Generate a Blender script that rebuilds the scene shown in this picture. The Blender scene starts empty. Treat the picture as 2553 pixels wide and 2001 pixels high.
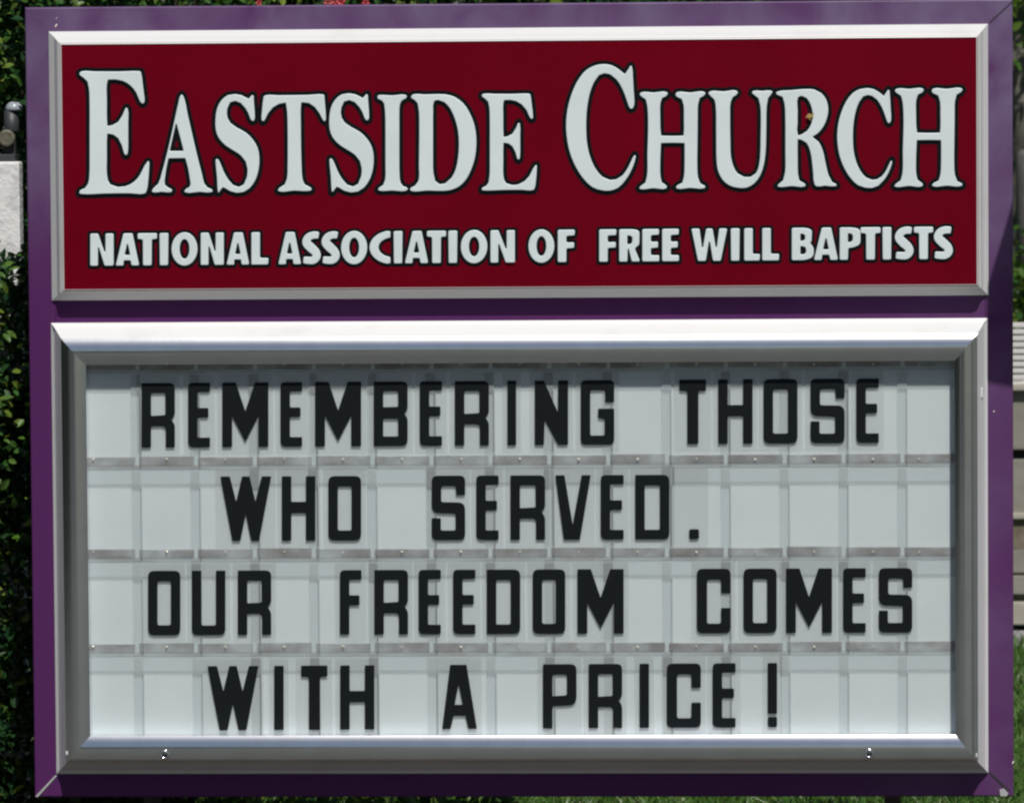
import bpy, bmesh, math, random
import numpy as np
from mathutils import Vector, Matrix
random.seed(4); RNG = np.random.default_rng(7)
S = bpy.context.scene
COL = S.collection

# ------------------------------------------------------------------ camera
SZ = 1.284                      # height of the sign's centre above the ground
W, H = 2.44, 1.968              # outer size of the sign
CAM = Vector((0.556, -12.0, 0.666 + SZ))
yaw, pitch, roll, FPX = -0.04776, -0.0553, -0.007166, 12101.8
cy, sy, cp, sp = math.cos(yaw), math.sin(yaw), math.cos(pitch), math.sin(pitch)
fw = Vector((sy*cp, cy*cp, sp)); r0 = Vector((cy, -sy, 0)); u0 = r0.cross(fw)
rt = r0*math.cos(roll) + u0*math.sin(roll); up = u0*math.cos(roll) - r0*math.sin(roll)
cam = bpy.data.cameras.new('camera'); co = bpy.data.objects.new('camera', cam); COL.objects.link(co)
co.matrix_world = Matrix(((rt.x, up.x, -fw.x, CAM.x), (rt.y, up.y, -fw.y, CAM.y), (rt.z, up.z, -fw.z, CAM.z), (0, 0, 0, 1)))
cam.sensor_width = 36; cam.lens = 36*FPX/2553; cam.clip_end = 500; cam.clip_start = 0.1
cam.dof.use_dof = True; cam.dof.focus_distance = 12.0; cam.dof.aperture_fstop = 9
S.camera = co; S.cycles.filter_width = 2.35

# ------------------------------------------------------------------ light
SUN = Vector((0.149, -0.513, 0.846)).normalized()
w = bpy.data.worlds.new('World'); S.world = w; w.use_nodes = True
nt = w.node_tree; sky = nt.nodes.new('ShaderNodeTexSky'); sky.sky_type = 'NISHITA'; sky.sun_disc = False
sky.dust_density = 1.2; sky.sun_elevation = math.asin(SUN.z); sky.sun_rotation = math.atan2(SUN.x, SUN.y)
nt.links.new(sky.outputs[0], nt.nodes['Background'].inputs[0]); nt.nodes['Background'].inputs[1].default_value = 0.06
sl = bpy.data.lights.new('sun', 'SUN'); sl.energy = 5.0; sl.angle = math.radians(0.53); sl.color = (1.0, 0.965, 0.91)
so = bpy.data.objects.new('sun', sl); COL.objects.link(so); so.rotation_euler = (-SUN).to_track_quat('-Z', 'Y').to_euler(); so.location = (3, -8, 12)
S.view_settings.view_transform = 'Standard'; S.view_settings.look = 'None'; S.view_settings.gamma = 1; S.view_settings.exposure = -0.35

def at(px, py, y):              # the point of the plane y seen at that place of the photograph
    d = fw*FPX + rt*(px-1276.5) - up*(py-1000.5)
    return CAM + d*((y-CAM.y)/d.y)

# ------------------------------------------------------------------ materials
def lin(c): return tuple(((v/255)/12.92 if v/255 <= .04045 else ((v/255+.055)/1.055)**2.4) for v in c) + (1,)
def mat(name, col, rough=.5, metal=0.0, col2=None, nscale=8, stretch=(1, 1, 1), lo=.35, hi=.65, bump=0.0, bscale=60, spec=.5, detail=4):
    m = bpy.data.materials.new(name); m.use_nodes = True; n = m.node_tree.nodes; L = m.node_tree.links; b = n['Principled BSDF']
    b.inputs['Base Color'].default_value = (*col[:3], 1); b.inputs['Roughness'].default_value = rough; b.inputs['Metallic'].default_value = metal
    b.inputs['Specular IOR Level'].default_value = spec
    g = n.new('ShaderNodeNewGeometry'); mp = n.new('ShaderNodeMapping'); mp.inputs['Scale'].default_value = stretch
    L.new(g.outputs['Position'], mp.inputs[0])
    if col2:
        t = n.new('ShaderNodeTexNoise'); t.inputs['Scale'].default_value = nscale; t.inputs['Detail'].default_value = detail; L.new(mp.outputs[0], t.inputs['Vector'])
        r = n.new('ShaderNodeValToRGB'); r.color_ramp.elements[0].position = lo; r.color_ramp.elements[1].position = hi
        r.color_ramp.elements[0].color = (*col[:3], 1); r.color_ramp.elements[1].color = (*col2[:3], 1)
        L.new(t.outputs['Fac'], r.inputs[0]); L.new(r.outputs[0], b.inputs['Base Color'])
    if bump:
        t2 = n.new('ShaderNodeTexNoise'); t2.inputs['Scale'].default_value = bscale; t2.inputs['Detail'].default_value = 3; L.new(mp.outputs[0], t2.inputs['Vector'])
        bp = n.new('ShaderNodeBump'); bp.inputs['Strength'].default_value = bump; bp.inputs['Distance'].default_value = .004
        L.new(t2.outputs['Fac'], bp.inputs['Height']); L.new(bp.outputs[0], b.inputs['Normal'])
    return m
def clear_mat(name, col, keep, rough=.3, col2=None, keep2=None, nscale=20, lo=.4, hi=.65, stretch=(1, 1, 1)):
    # see-through plastic: 'keep' is the share of it that is milky or dusty
    m = bpy.data.materials.new(name); m.use_nodes = True; n = m.node_tree.nodes; L = m.node_tree.links; b = n['Principled BSDF']
    b.inputs['Base Color'].default_value = (*col[:3], 1); b.inputs['Roughness'].default_value = rough; b.inputs['Alpha'].default_value = keep
    if col2:
        g = n.new('ShaderNodeNewGeometry'); mp = n.new('ShaderNodeMapping'); mp.inputs['Scale'].default_value = stretch
        L.new(g.outputs['Position'], mp.inputs[0])
        t = n.new('ShaderNodeTexNoise'); t.inputs['Scale'].default_value = nscale; t.inputs['Detail'].default_value = 6; L.new(mp.outputs[0], t.inputs['Vector'])
        mr = n.new('ShaderNodeMapRange'); mr.inputs[1].default_value = lo; mr.inputs[2].default_value = hi; L.new(t.outputs['Fac'], mr.inputs[0])
        mx = n.new('ShaderNodeMix'); mx.data_type = 'RGBA'; mx.inputs[6].default_value = (*col[:3], 1); mx.inputs[7].default_value = (*col2[:3], 1)
        L.new(mr.outputs[0], mx.inputs[0]); L.new(mx.outputs[2], b.inputs['Base Color'])
        mk = n.new('ShaderNodeMapRange'); mk.inputs[1].default_value = lo; mk.inputs[2].default_value = hi; mk.inputs[3].default_value = keep; mk.inputs[4].default_value = keep2
        L.new(t.outputs['Fac'], mk.inputs[0]); L.new(mk.outputs[0], b.inputs['Alpha'])
    return m
def leaf_mat(name, cols, trans=.3, rough=.38, spec=.5):
    m = bpy.data.materials.new(name); m.use_nodes = True; n = m.node_tree.nodes; L = m.node_tree.links; b = n['Principled BSDF']
    g = n.new('ShaderNodeNewGeometry'); r = n.new('ShaderNodeValToRGB')
    oi = n.new('ShaderNodeObjectInfo'); ad = n.new('ShaderNodeMath'); ad.operation = 'ADD'; fr = n.new('ShaderNodeMath'); fr.operation = 'FRACT'
    L.new(g.outputs['Random Per Island'], ad.inputs[0]); L.new(oi.outputs['Random'], ad.inputs[1]); L.new(ad.outputs[0], fr.inputs[0])
    e = r.color_ramp.elements
    while len(e) < len(cols): e.new(.5)
    for i, c in enumerate(cols): e[i].position = i/(len(cols)-1); e[i].color = (*c, 1)
    L.new(fr.outputs[0], r.inputs[0]); L.new(r.outputs[0], b.inputs['Base Color']); b.inputs['Roughness'].default_value = rough
    b.inputs['Specular IOR Level'].default_value = spec
    t = n.new('ShaderNodeBsdfTranslucent'); L.new(r.outputs[0], t.inputs[0]); mx = n.new('ShaderNodeMixShader'); mx.inputs[0].default_value = trans
    L.new(b.outputs[0], mx.inputs[1]); L.new(t.outputs[0], mx.inputs[2]); L.new(mx.outputs[0], n['Material Output'].inputs[0])
    return m

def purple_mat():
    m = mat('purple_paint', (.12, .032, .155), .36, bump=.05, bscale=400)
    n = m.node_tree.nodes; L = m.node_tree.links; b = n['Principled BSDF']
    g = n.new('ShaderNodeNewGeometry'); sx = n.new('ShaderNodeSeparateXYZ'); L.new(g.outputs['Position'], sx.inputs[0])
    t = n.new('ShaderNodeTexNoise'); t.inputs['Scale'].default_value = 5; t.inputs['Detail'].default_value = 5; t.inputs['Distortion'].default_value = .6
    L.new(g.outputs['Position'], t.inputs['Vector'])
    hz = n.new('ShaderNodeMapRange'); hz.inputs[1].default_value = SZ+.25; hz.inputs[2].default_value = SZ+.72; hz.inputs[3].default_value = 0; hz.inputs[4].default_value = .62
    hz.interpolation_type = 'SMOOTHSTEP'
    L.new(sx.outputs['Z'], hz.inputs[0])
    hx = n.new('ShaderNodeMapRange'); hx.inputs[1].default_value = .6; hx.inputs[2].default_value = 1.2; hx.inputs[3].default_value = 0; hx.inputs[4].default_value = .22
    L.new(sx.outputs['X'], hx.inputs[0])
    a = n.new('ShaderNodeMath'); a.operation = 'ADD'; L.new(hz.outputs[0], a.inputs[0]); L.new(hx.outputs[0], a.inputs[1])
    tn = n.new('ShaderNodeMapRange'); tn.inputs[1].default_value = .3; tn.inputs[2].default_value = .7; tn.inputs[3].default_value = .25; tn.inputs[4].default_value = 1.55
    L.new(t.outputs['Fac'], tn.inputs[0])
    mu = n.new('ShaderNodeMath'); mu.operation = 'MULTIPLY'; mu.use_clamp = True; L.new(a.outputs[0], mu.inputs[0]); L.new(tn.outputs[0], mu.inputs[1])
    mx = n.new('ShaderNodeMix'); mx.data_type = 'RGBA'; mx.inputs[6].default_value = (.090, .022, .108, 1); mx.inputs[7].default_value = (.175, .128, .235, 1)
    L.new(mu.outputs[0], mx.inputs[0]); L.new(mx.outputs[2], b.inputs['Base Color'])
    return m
M = dict(
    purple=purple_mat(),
    bezel=mat('white_bezel_paint', (.66, .66, .66), .38, col2=(.58, .57, .56), nscale=6, lo=.55, hi=.85, bump=.03, bscale=120),
    red=mat('dark_red_face', (.158, .0002, .0092), .3, col2=(.140, .0002, .0082), nscale=2.2, spec=.1),
    white_letter=mat('white_letter', (.76, .84, .86), .42, col2=(.71, .785, .80), nscale=7),
    black_line=mat('black_outline', (.003, .0035, .005), .45, spec=.2),
    alu=mat('satin_aluminium', (.80, .82, .86), .2, 1.0, col2=(.74, .76, .79), nscale=14, stretch=(1, 1, 1), bump=.015, bscale=90),
    alu_edge=mat('bare_metal_edge', (.8, .8, .8), .35, .6),
    retain=mat('white_retainer_paint', (.72, .72, .72), .42, col2=(.62, .61, .60), nscale=7, lo=.58, hi=.85, bump=.03, bscale=120),
    board=mat('white_board_plastic', (.76, .88, .90), .4, col2=(.72, .83, .86), nscale=5, spec=.3),
    glyph=mat('black_glyph', (.008, .011, .0135), .5, spec=.15),
    card=clear_mat('clear_card', (.54, .56, .565), .10, .3),
    rail=clear_mat('dusty_clear_rail', (.56, .60, .61), .28, .35, (.46, .46, .45), .42, 9, .42, .68, (1, 1, 2)),
    dirt=clear_mat('dirty_rail_lip', (.44, .455, .46), .26, .5, (.26, .255, .25), .58, 13, .36, .70, (1, 1, 1.5)),
    rib=clear_mat('clear_rib', (.62, .68, .70), .2, .3),
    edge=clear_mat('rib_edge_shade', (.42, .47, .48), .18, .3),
    rivet=mat('rail_rivet', (.85, .83, .72), .12, .3),
    dark=mat('dark_hole', (.012, .012, .012), .6),
    steel=mat('dark_steel', (.03, .03, .032), .5, .3, col2=(.06, .05, .045), nscale=12),
    chip=mat('bare_chip', (.85, .82, .78), .3),
    gold=mat('gold_chip', (.75, .5, .18), .25, .6),
)

b_ = M['board'].node_tree.nodes['Principled BSDF']; b_.inputs['Subsurface Weight'].default_value = .55; b_.inputs['Subsurface Radius'].default_value = (1, 1, 1); b_.inputs['Subsurface Scale'].default_value = .03
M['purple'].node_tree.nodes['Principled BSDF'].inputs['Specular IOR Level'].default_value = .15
# ------------------------------------------------------------------ object helpers
def link(name, me, m=None, parent=None, smooth=False):
    if m is not None: me.materials.append(m)
    if smooth:
        for p in me.polygons: p.use_smooth = True
    o = bpy.data.objects.new(name, me); COL.objects.link(o)
    if parent is not None: o.parent = parent; o.matrix_parent_inverse = Matrix.Translation(-parent.location) if parent.parent is None else Matrix.Identity(4)
    return o
def mesh(name, vs, fs, m, parent=None, smooth=False):
    me = bpy.data.meshes.new(name); me.from_pydata([tuple(v) for v in vs], [], fs); me.update()
    bm = bmesh.new(); bm.from_mesh(me); bmesh.ops.recalc_face_normals(bm, faces=bm.faces); bm.to_mesh(me); bm.free()
    return link(name, me, m, parent, smooth)
def sub(o, root): return o
def tag(o, label, cat, group=None, kind=None):
    if label: o['label'] = label
    if cat: o['category'] = cat
    if group: o['group'] = group
    if kind: o['kind'] = kind
    return o
def empty(name, loc): 
    o = bpy.data.objects.new(name, None); o.location = loc; o.empty_display_size = .1; COL.objects.link(o); return o
def boxv(a, b):
    x0, y0, z0 = a; x1, y1, z1 = b
    return [(x0,y0,z0),(x1,y0,z0),(x1,y1,z0),(x0,y1,z0),(x0,y0,z1),(x1,y0,z1),(x1,y1,z1),(x0,y1,z1)], [(0,3,2,1),(4,5,6,7),(0,1,5,4),(1,2,6,5),(2,3,7,6),(3,0,4,7)]
def box(name, a, b, m, parent=None, bev=0.0, seg=2):
    vs, fs = boxv(a, b); o = mesh(name, vs, fs, m, parent)
    if bev:
        bm = bmesh.new(); bm.from_mesh(o.data); bmesh.ops.bevel(bm, geom=bm.edges[:], offset=bev, segments=seg, affect='EDGES', profile=.6); bm.to_mesh(o.data); bm.free()
    return o
def lathe(name, prof, n, m, parent=None, loc=(0, 0, 0), axis='Z'):
    vs, fs = [], []
    for (r, z) in prof:
        for k in range(n):
            a = 2*math.pi*k/n; p = (r*math.cos(a), r*math.sin(a), z)
            if axis == 'Y': p = (p[0], -p[2], p[1])
            vs.append((p[0]+loc[0], p[1]+loc[1], p[2]+loc[2]))
    for i in range(len(prof)-1):
        for k in range(n): fs.append((i*n+k, i*n+(k+1) % n, (i+1)*n+(k+1) % n, (i+1)*n+k))
    fs.append(tuple(range(n))[::-1]); fs.append(tuple(range((len(prof)-1)*n, len(prof)*n)))
    return mesh(name, vs, fs, m, parent, True)
def frame(name, x0, x1, z0, z1, prof, m, parent, gap=0.0, smooth=True, mats=None, inner=None):
    # four mitred lengths of a moulding; prof = (inward, forward) pairs from the outer edge to the inner edge
    out = []
    for s in range(4):
        vs, fs = [], []
        for (u, d) in prof:
            if inner:                                   # u from 0 (outer rectangle) to 1 (inner rectangle)
                l, r, lo_, hi_ = (p_*(1-u)+q_*u for p_, q_ in zip((x0, x1, z0, z1), inner))
            else: l, r, lo_, hi_ = x0+u, x1-u, z0+u, z1-u
            if s == 0: a, b = (l+gap, hi_), (r-gap, hi_)
            if s == 1: a, b = (r, hi_-gap), (r, lo_+gap)
            if s == 2: a, b = (r-gap, lo_), (l+gap, lo_)
            if s == 3: a, b = (l, lo_+gap), (l, hi_-gap)
            vs += [(a[0], -d, a[1]), (b[0], -d, b[1])]
        for i in range(len(prof)-1): fs.append((2*i, 2*i+1, 2*i+3, 2*i+2))
        fs.append(tuple(range(0, 2*len(prof), 2))); fs.append(tuple(range(1, 2*len(prof), 2)))
        o = mesh(name, vs, fs, (mats or {}).get(s, m), parent)
        if smooth:
            for p in o.data.polygons: p.use_smooth = len(p.vertices) == 4
            o.data.set_sharp_from_angle(angle=math.radians(38))
        out.append(o)
    return out

# ------------------------------------------------------------------ lettering tools
def catmull(pts, n=5):
    out = []; N = len(pts); P = [Vector(p[:2]) for p in pts]; C = [len(p) > 2 for p in pts]
    for i in range(N):
        p0, p1, p2, p3 = P[i-1], P[i], P[(i+1) % N], P[(i+2) % N]
        c = (p2-p1).length
        if C[i]: p0 = p1
        if C[(i+1) % N]: p3 = p2
        a = max((p1-p0).length, 1e-6); b = max((p3-p2).length, 1e-6)
        t1 = (p2-p1) if C[i] else ((p1-p0)/a + (p2-p1)/c)*.5*c
        t2 = (p2-p1) if C[(i+1) % N] else ((p2-p1)/c + (p3-p2)/b)*.5*c
        k = max(1, min(n, int(c/10)))
        for j in range(k):
            t = j/k; out.append(p1*(2*t**3-3*t*t+1) + t1*(t**3-2*t*t+t) + p2*(-2*t**3+3*t*t) + t2*(t**3-t*t))
    return [(v.x, v.y) for v in out]
def rounded(pts, n=4):
    out = []; N = len(pts)
    for i, p in enumerate(pts):
        r = p[2] if len(p) > 2 else 1.5
        a, c, b = Vector(pts[i-1][:2]), Vector(p[:2]), Vector(pts[(i+1) % N][:2])
        va, vb = (a-c), (b-c); r = min(r, va.length*.49, vb.length*.49); va.normalize(); vb.normalize()
        for k in range(n+1):
            t = k/n; q = (c+va*r)*(1-t)**2 + c*2*t*(1-t) + (c+vb*r)*t*t; out.append((q.x, q.y))
    return out
def grown(loops, g, step=2.0):
    """outline of a letter grown by g: level set of the distance to it, traced by marching squares"""
    A = np.concatenate([np.array(l) for l in loops]); B = np.concatenate([np.roll(np.array(l), -1, 0) for l in loops])
    mn = A.min(0)-g-3*step; mx_ = A.max(0)+g+3*step
    xs = np.arange(mn[0], mx_[0], step); ys = np.arange(mn[1], mx_[1], step)
    X, Y = np.meshgrid(xs, ys); P = np.stack([X.ravel(), Y.ravel()], 1); D = np.full(len(P), 1e9); IN = np.zeros(len(P), bool)
    for a, b in zip(A, B):
        d = b-a; l2 = d@d
        if l2 < 1e-9: continue
        t = np.clip(((P-a)@d)/l2, 0, 1); q = a+t[:, None]*d; D = np.minimum(D, np.hypot(*(P-q).T))
        cr = (a[1] > P[:, 1]) != (b[1] > P[:, 1])
        if abs(d[1]) > 1e-9: IN ^= cr & (P[:, 0] < (d[0]*(P[:, 1]-a[1])/d[1]+a[0]))
    F = np.where(IN, -D, D).reshape(X.shape)-g
    seg = {}
    def ip(i, j, k, l):
        f0, f1 = F[i, j], F[k, l]; t = f0/(f0-f1); return (xs[j]+(xs[l]-xs[j])*t, ys[i]+(ys[k]-ys[i])*t)
    sg = F < 0; mix = np.argwhere(~((sg[:-1, :-1] == sg[1:, :-1]) & (sg[:-1, :-1] == sg[:-1, 1:]) & (sg[:-1, :-1] == sg[1:, 1:])))
    nxt = {}; pos = {}
    for i, j in mix:
        c = [(i, j), (i, j+1), (i+1, j+1), (i+1, j)]; cross = []
        for q in range(4):
            p, r_ = c[q], c[(q+1) % 4]
            if sg[p] != sg[r_]:
                key = (min(p, r_), max(p, r_)); pos[key] = ip(*p, *r_); cross.append((key, sg[p]))
        if len(cross) == 2:
            a, b = (cross[0], cross[1]) if cross[0][1] else (cross[1], cross[0]); nxt[a[0]] = b[0]
        else:
            for q in range(4):
                if cross[q][1]: nxt[cross[q][0]] = cross[(q-1) % 4][0]
    loops2 = []
    while nxt:
        k0 = next(iter(nxt)); k = k0; lp = []
        while k in nxt: lp.append(pos[k]); k = nxt.pop(k)
        if len(lp) > 8: loops2.append(lp)
    res = []
    for l in loops2:
        a = np.array(l); a = (a+np.roll(a, 1, 0)+np.roll(a, -1, 0))/3; res.append([tuple(v) for v in a[::2]])
    return res
def shape(name, loops, y, thick, m, parent, bev=0.0):
    """letter: loops in photograph pixels, carried onto the plane y, given thickness towards the viewer"""
    cu = bpy.data.curves.new('c', 'CURVE'); cu.dimensions = '2D'; cu.fill_mode = 'BOTH'; cu.extrude = max(thick/2-bev, 1e-4)
    cu.bevel_depth = bev; cu.bevel_resolution = 2
    for l in loops:
        s = cu.splines.new('POLY'); s.points.add(len(l)-1); s.use_cyclic_u = True
        for i, p in enumerate(l):
            v = at(p[0], p[1], y); s.points[i].co = (v.x, v.z, 0, 1)
    to = bpy.data.objects.new('c', cu); COL.objects.link(to)
    me = bpy.data.meshes.new_from_object(to.evaluated_get(bpy.context.evaluated_depsgraph_get()))
    bpy.data.objects.remove(to); bpy.data.curves.remove(cu)
    me.name = name
    me.transform(Matrix(((1, 0, 0, 0), (0, 0, -1, y-thick/2), (0, 1, 0, 0), (0, 0, 0, 1))))
    me.materials.clear()
    return link(name, me, m, parent)

# ------------------------------------------------------------------ the church sign
sign = empty('church_sign', (0, 0, 0))
tag(sign, 'purple church sign with dark red EASTSIDE CHURCH face over a changeable letter board', 'church sign')
X0, X1, Z0, Z1 = -W/2, W/2, SZ-H/2, SZ+H/2
def rect(l, t, r, b, y): # px edges -> (x0,x1,z0,z1) on plane y; each given at mid length
    return at(l, 1000, y).x, at(r, 1000, y).x, at(1290, b, y).z, at(1290, t, y).z
def corners(tl, tr, br, bl, y):
    a, b, c, d = (at(*p, y) for p in (tl, tr, br, bl)); return (a.x+d.x)/2, (b.x+c.x)/2, (c.z+d.z)/2, (a.z+b.z)/2
hb = corners((123, 84), (2466.5, 55.5), (2461, 725), (128, 746), 0.0)           # header bezel, outer
hp = corners((153, 117), (2437, 88), (2433, 704), (160, 726.5), -.043)          # red face
lb = corners((126.5, 809), (2464, 788.5), (2462, 1926), (142, 1927), 0.0)       # letter board frame, outer
li = corners((214.5, 910), (2380, 899), (2382.5, 1830), (224.5, 1834), -.063)   # letter board frame, opening
# purple cabinet and its mitred front rails
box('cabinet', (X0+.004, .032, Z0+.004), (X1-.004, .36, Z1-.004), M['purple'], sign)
wl = lb[0]-X0+.012
pr = [(0, -.03), (0, -.004), (.0012, -.0012), (.004, 0), (wl, 0), (wl, -.03)]
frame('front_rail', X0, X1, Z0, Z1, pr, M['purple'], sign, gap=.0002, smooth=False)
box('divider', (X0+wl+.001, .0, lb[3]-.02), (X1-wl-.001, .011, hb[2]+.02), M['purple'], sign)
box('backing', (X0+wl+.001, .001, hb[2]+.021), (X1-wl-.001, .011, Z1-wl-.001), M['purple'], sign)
# bare metal showing at the open lower mitres
def chip(name, pts, y0, y1, m):
    a = [at(*p, y0) for p in pts]; n = len(a)
    mesh(name, [(v.x, y1, v.z) for v in a]+[(v.x, .004, v.z) for v in a], [tuple(range(n)), tuple(range(2*n-1, n-1, -1))]+[(i, (i+1) % n, n+(i+1) % n, n+i) for i in range(n)], m, sign)
chip('mitre_edge', [(138, 1931), (143, 1932), (101, 1978), (95, 1985), (88, 1984)], 0, -.0025, M['alu_edge'])
chip('mitre_edge', [(2492, 1967), (2503, 1964), (2514, 1976), (2510, 1983), (2494, 1983)], 0, -.0025, M['alu_edge'])
chip('mitre_gap', [(2465, 1921), (2518, 1968), (2511, 1970), (2470, 1930)], 0, -.0012, M['steel'])
chip('mitre_gap', [(2467, 56), (2524, 3), (2525, 5), (2469, 57)], 0, -.0012, M['steel'])
for (px, py, r) in ((140, 64, 3.2), (141, 46, 1.5), (2478, 1025, 2.0), (2526, 1899, 3)):
    p = at(px, py, 0); chip('paint_chip', [(px-r, py+r*1.3), (px-r*.2, py+r*1.2), (px+r, py-r*.6), (px+r*.6, py-r*1.4), (px-r*.6, py-.2*r)], 0, -.0015, M['chip'])
# white bevelled bezel round the red face
D = .043; bw = .032; hb = (hb[0], hb[1], hb[2]-.007, hb[3])
bp_ = [(0, -.001), (0, .003), (.003, .0065), (.012, .0145), (.0145, .018), (.0195, .0325), (.022, .036), (bw-.001, D), (bw, D), (bw, D-.006)]
frame('bezel_rail', *hb, [(u/bw, d) for u, d in bp_], M['bezel'], sign, inner=hp)
face = box('header_panel', (hp[0]-.004, -D+.0015, hp[2]-.004), (hp[1]+.004, -D+.006, hp[3]+.004), M['red'], sign)

# serif letters, traced once each
K = 3.4047
GL = {}
def G(ch, off, outer, *holes): GL[ch] = [[((p[0]/K+off[0]), (p[1]/K+off[1]), *p[2:]) for p in l] for l in (outer,)+holes]
G('E', (0, 0), [(670,620),(690,605),(800,605),(1000,606),(1180,603),(1197,606),(1207,650),(1215,720),(1225,800),(1230,870),(1220,886),(1205,890),(1185,870),(1150,790),(1100,730),(1040,695),(980,683),(920,685,1),(912,720),(912,860),(912,1000),(915,1068,1),(950,1062),(1000,1035),(1035,980),(1060,920),(1075,907),(1088,925),(1092,1050),(1092,1150),(1090,1290),(1085,1315),(1065,1330),(1050,1310),(1030,1240),(1000,1180),(960,1150),(915,1143,1),(912,1200),(912,1340),(912,1480),(920,1530),(940,1565),(1000,1585),(1060,1580),(1130,1545),(1180,1490),(1220,1410),(1250,1367),(1265,1368),(1271,1385),(1268,1450),(1260,1550),(1243,1638),(1230,1650),(1100,1648),(900,1650),(700,1655),(672,1650),(668,1635),(680,1612),(720,1595),(745,1560),(755,1480),(757,1300),(757,1100),(757,900),(752,760),(740,700),(710,670),(675,645)])
G('A', (0, 0), [(1545,797),(1560,815),(1600,980),(1630,1110),(1660,1240),(1690,1365),(1720,1480),(1740,1560),(1765,1590),(1805,1607),(1812,1625),(1800,1640),(1700,1636),(1570,1641),(1558,1625),(1578,1602),(1605,1588),(1615,1565),(1605,1500),(1590,1420),(1570,1350,1),(1435,1352,1),(1420,1420),(1408,1500),(1405,1570),(1430,1590),(1465,1607),(1470,1622),(1455,1640),(1375,1636),(1300,1642),(1282,1627),(1300,1597),(1340,1560),(1370,1470),(1410,1320),(1440,1195),(1470,1060),(1510,880),(1530,808)], [(1497,1060,1),(1526,1170),(1555,1280,1),(1447,1280,1),(1472,1170)])
G('S', (640, 0), [(940,795),(947,815),(948,850),(955,940),(957,1000),(950,1025),(930,1032),(912,1012),(890,955),(870,920),(830,875),(785,858),(745,870),(722,920),(718,960),(725,1000),(750,1040),(800,1075),(880,1120),(940,1180),(980,1250),(995,1330),(990,1430),(960,1530),(910,1600),(860,1632),(800,1640),(740,1625),(705,1603),(682,1592,1),(665,1612),(650,1637),(635,1640),(630,1600),(625,1500),(615,1400),(613,1355),(622,1342),(638,1340),(655,1365),(690,1450),(730,1520),(770,1565),(815,1580),(855,1560),(880,1500),(885,1430),(870,1370),(830,1320),(770,1280),(700,1235),(640,1170),(615,1100),(612,1010),(625,920),(660,850),(720,800),(780,790),(840,800),(875,818),(898,830,1),(915,810),(930,795)])
G('T', (640, 0), [(70,808),(180,807),(300,806),(440,804),(565,800),(578,806),(582,860),(590,960),(592,1020),(585,1035),(570,1038),(555,1020),(530,970),(490,915),(440,882),(383,877,1),(378,930),(379,1060),(380,1200),(382,1310),(385,1400),(395,1530),(410,1565),(450,1585),(472,1602),(470,1622),(440,1630),(320,1626),(185,1632),(172,1618),(192,1592),(235,1565),(252,1520),(258,1400),(259,1250),(258,1100),(253,950),(243,880,1),(190,890),(140,920),(100,970),(70,1030),(50,1042),(37,1025),(40,950),(46,880),(55,820)])
G('I', (640, 0), [(1030,805),(1060,803),(1150,808),(1265,803),(1282,818),(1270,842),(1235,860),(1220,890),(1215,960),(1215,1080),(1215,1200),(1215,1340),(1217,1480),(1225,1550),(1245,1578),(1278,1590),(1290,1606),(1275,1625),(1150,1624),(1040,1626),(1022,1615),(1035,1592),(1070,1570),(1085,1530),(1088,1400),(1088,1250),(1088,1100),(1085,950),(1078,885),(1060,860),(1025,845),(1018,825)])
G('D', (640, 0), [(1330,800),(1420,802),(1500,800),(1600,801),(1680,822),(1760,882),(1820,980),(1855,1080),(1868,1200),(1858,1330),(1830,1430),(1780,1530),(1720,1590),(1650,1620),(1580,1628),(1450,1625),(1310,1627),(1297,1612),(1310,1592),(1345,1575),(1370,1540),(1375,1400),(1377,1250),(1378,1100),(1375,950),(1365,885),(1340,857),(1312,842),(1308,820)], [(1512,866),(1540,858),(1590,875),(1640,930),(1680,1020),(1705,1120),(1712,1220),(1705,1340),(1685,1440),(1650,1510),(1600,1555),(1555,1562),(1520,1535),(1506,1470),(1503,1340),(1503,1200),(1503,1070),(1504,950)])
G('C', (1280, 0), [(1000,553),(1012,575),(1018,650),(1025,780),(1029,895),(1018,925),(995,936),(975,910),(955,850),(920,760),(870,680),(820,640),(775,630),(730,645),(690,700),(655,790),(630,920),(622,1080),(630,1220),(655,1330),(700,1430),(760,1500),(820,1525),(870,1520),(920,1490),(970,1420),(1010,1335),(1030,1308),(1043,1325),(1035,1370),(1000,1460),(950,1540),(890,1600),(820,1625),(750,1622),(670,1595),(590,1520),(520,1410),(470,1280),(447,1150),(443,1050),(455,930),(490,800),(540,690),(610,600),(690,555),(770,543),(840,555),(900,590),(945,627,1),(970,590),(988,560)])
G('H', (1280, 0), [(1080,783),(1190,784),(1305,780),(1317,798),(1300,823),(1265,840),(1252,880),(1250,1000),(1252,1100),(1258,1150,1),(1350,1152),(1440,1150,1),(1443,1100),(1442,1000),(1440,900),(1425,848),(1385,830),(1368,810),(1380,783),(1500,784),(1625,778),(1638,795),(1620,820),(1585,840),(1572,890),(1569,1000),(1568,1100),(1566,1250),(1565,1400),(1572,1510),(1590,1556),(1630,1575),(1636,1593),(1620,1606),(1500,1602),(1385,1608),(1370,1592),(1390,1570),(1430,1550),(1443,1500),(1448,1380),(1448,1222,1),(1350,1220),(1256,1222,1),(1250,1380),(1252,1500),(1262,1545),(1300,1573),(1310,1591),(1298,1608),(1185,1604),(1072,1612),(1058,1599),(1080,1575),(1115,1550),(1128,1500),(1132,1300),(1136,1170),(1138,1050),(1130,900),(1118,850),(1080,825),(1062,803)])
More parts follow.
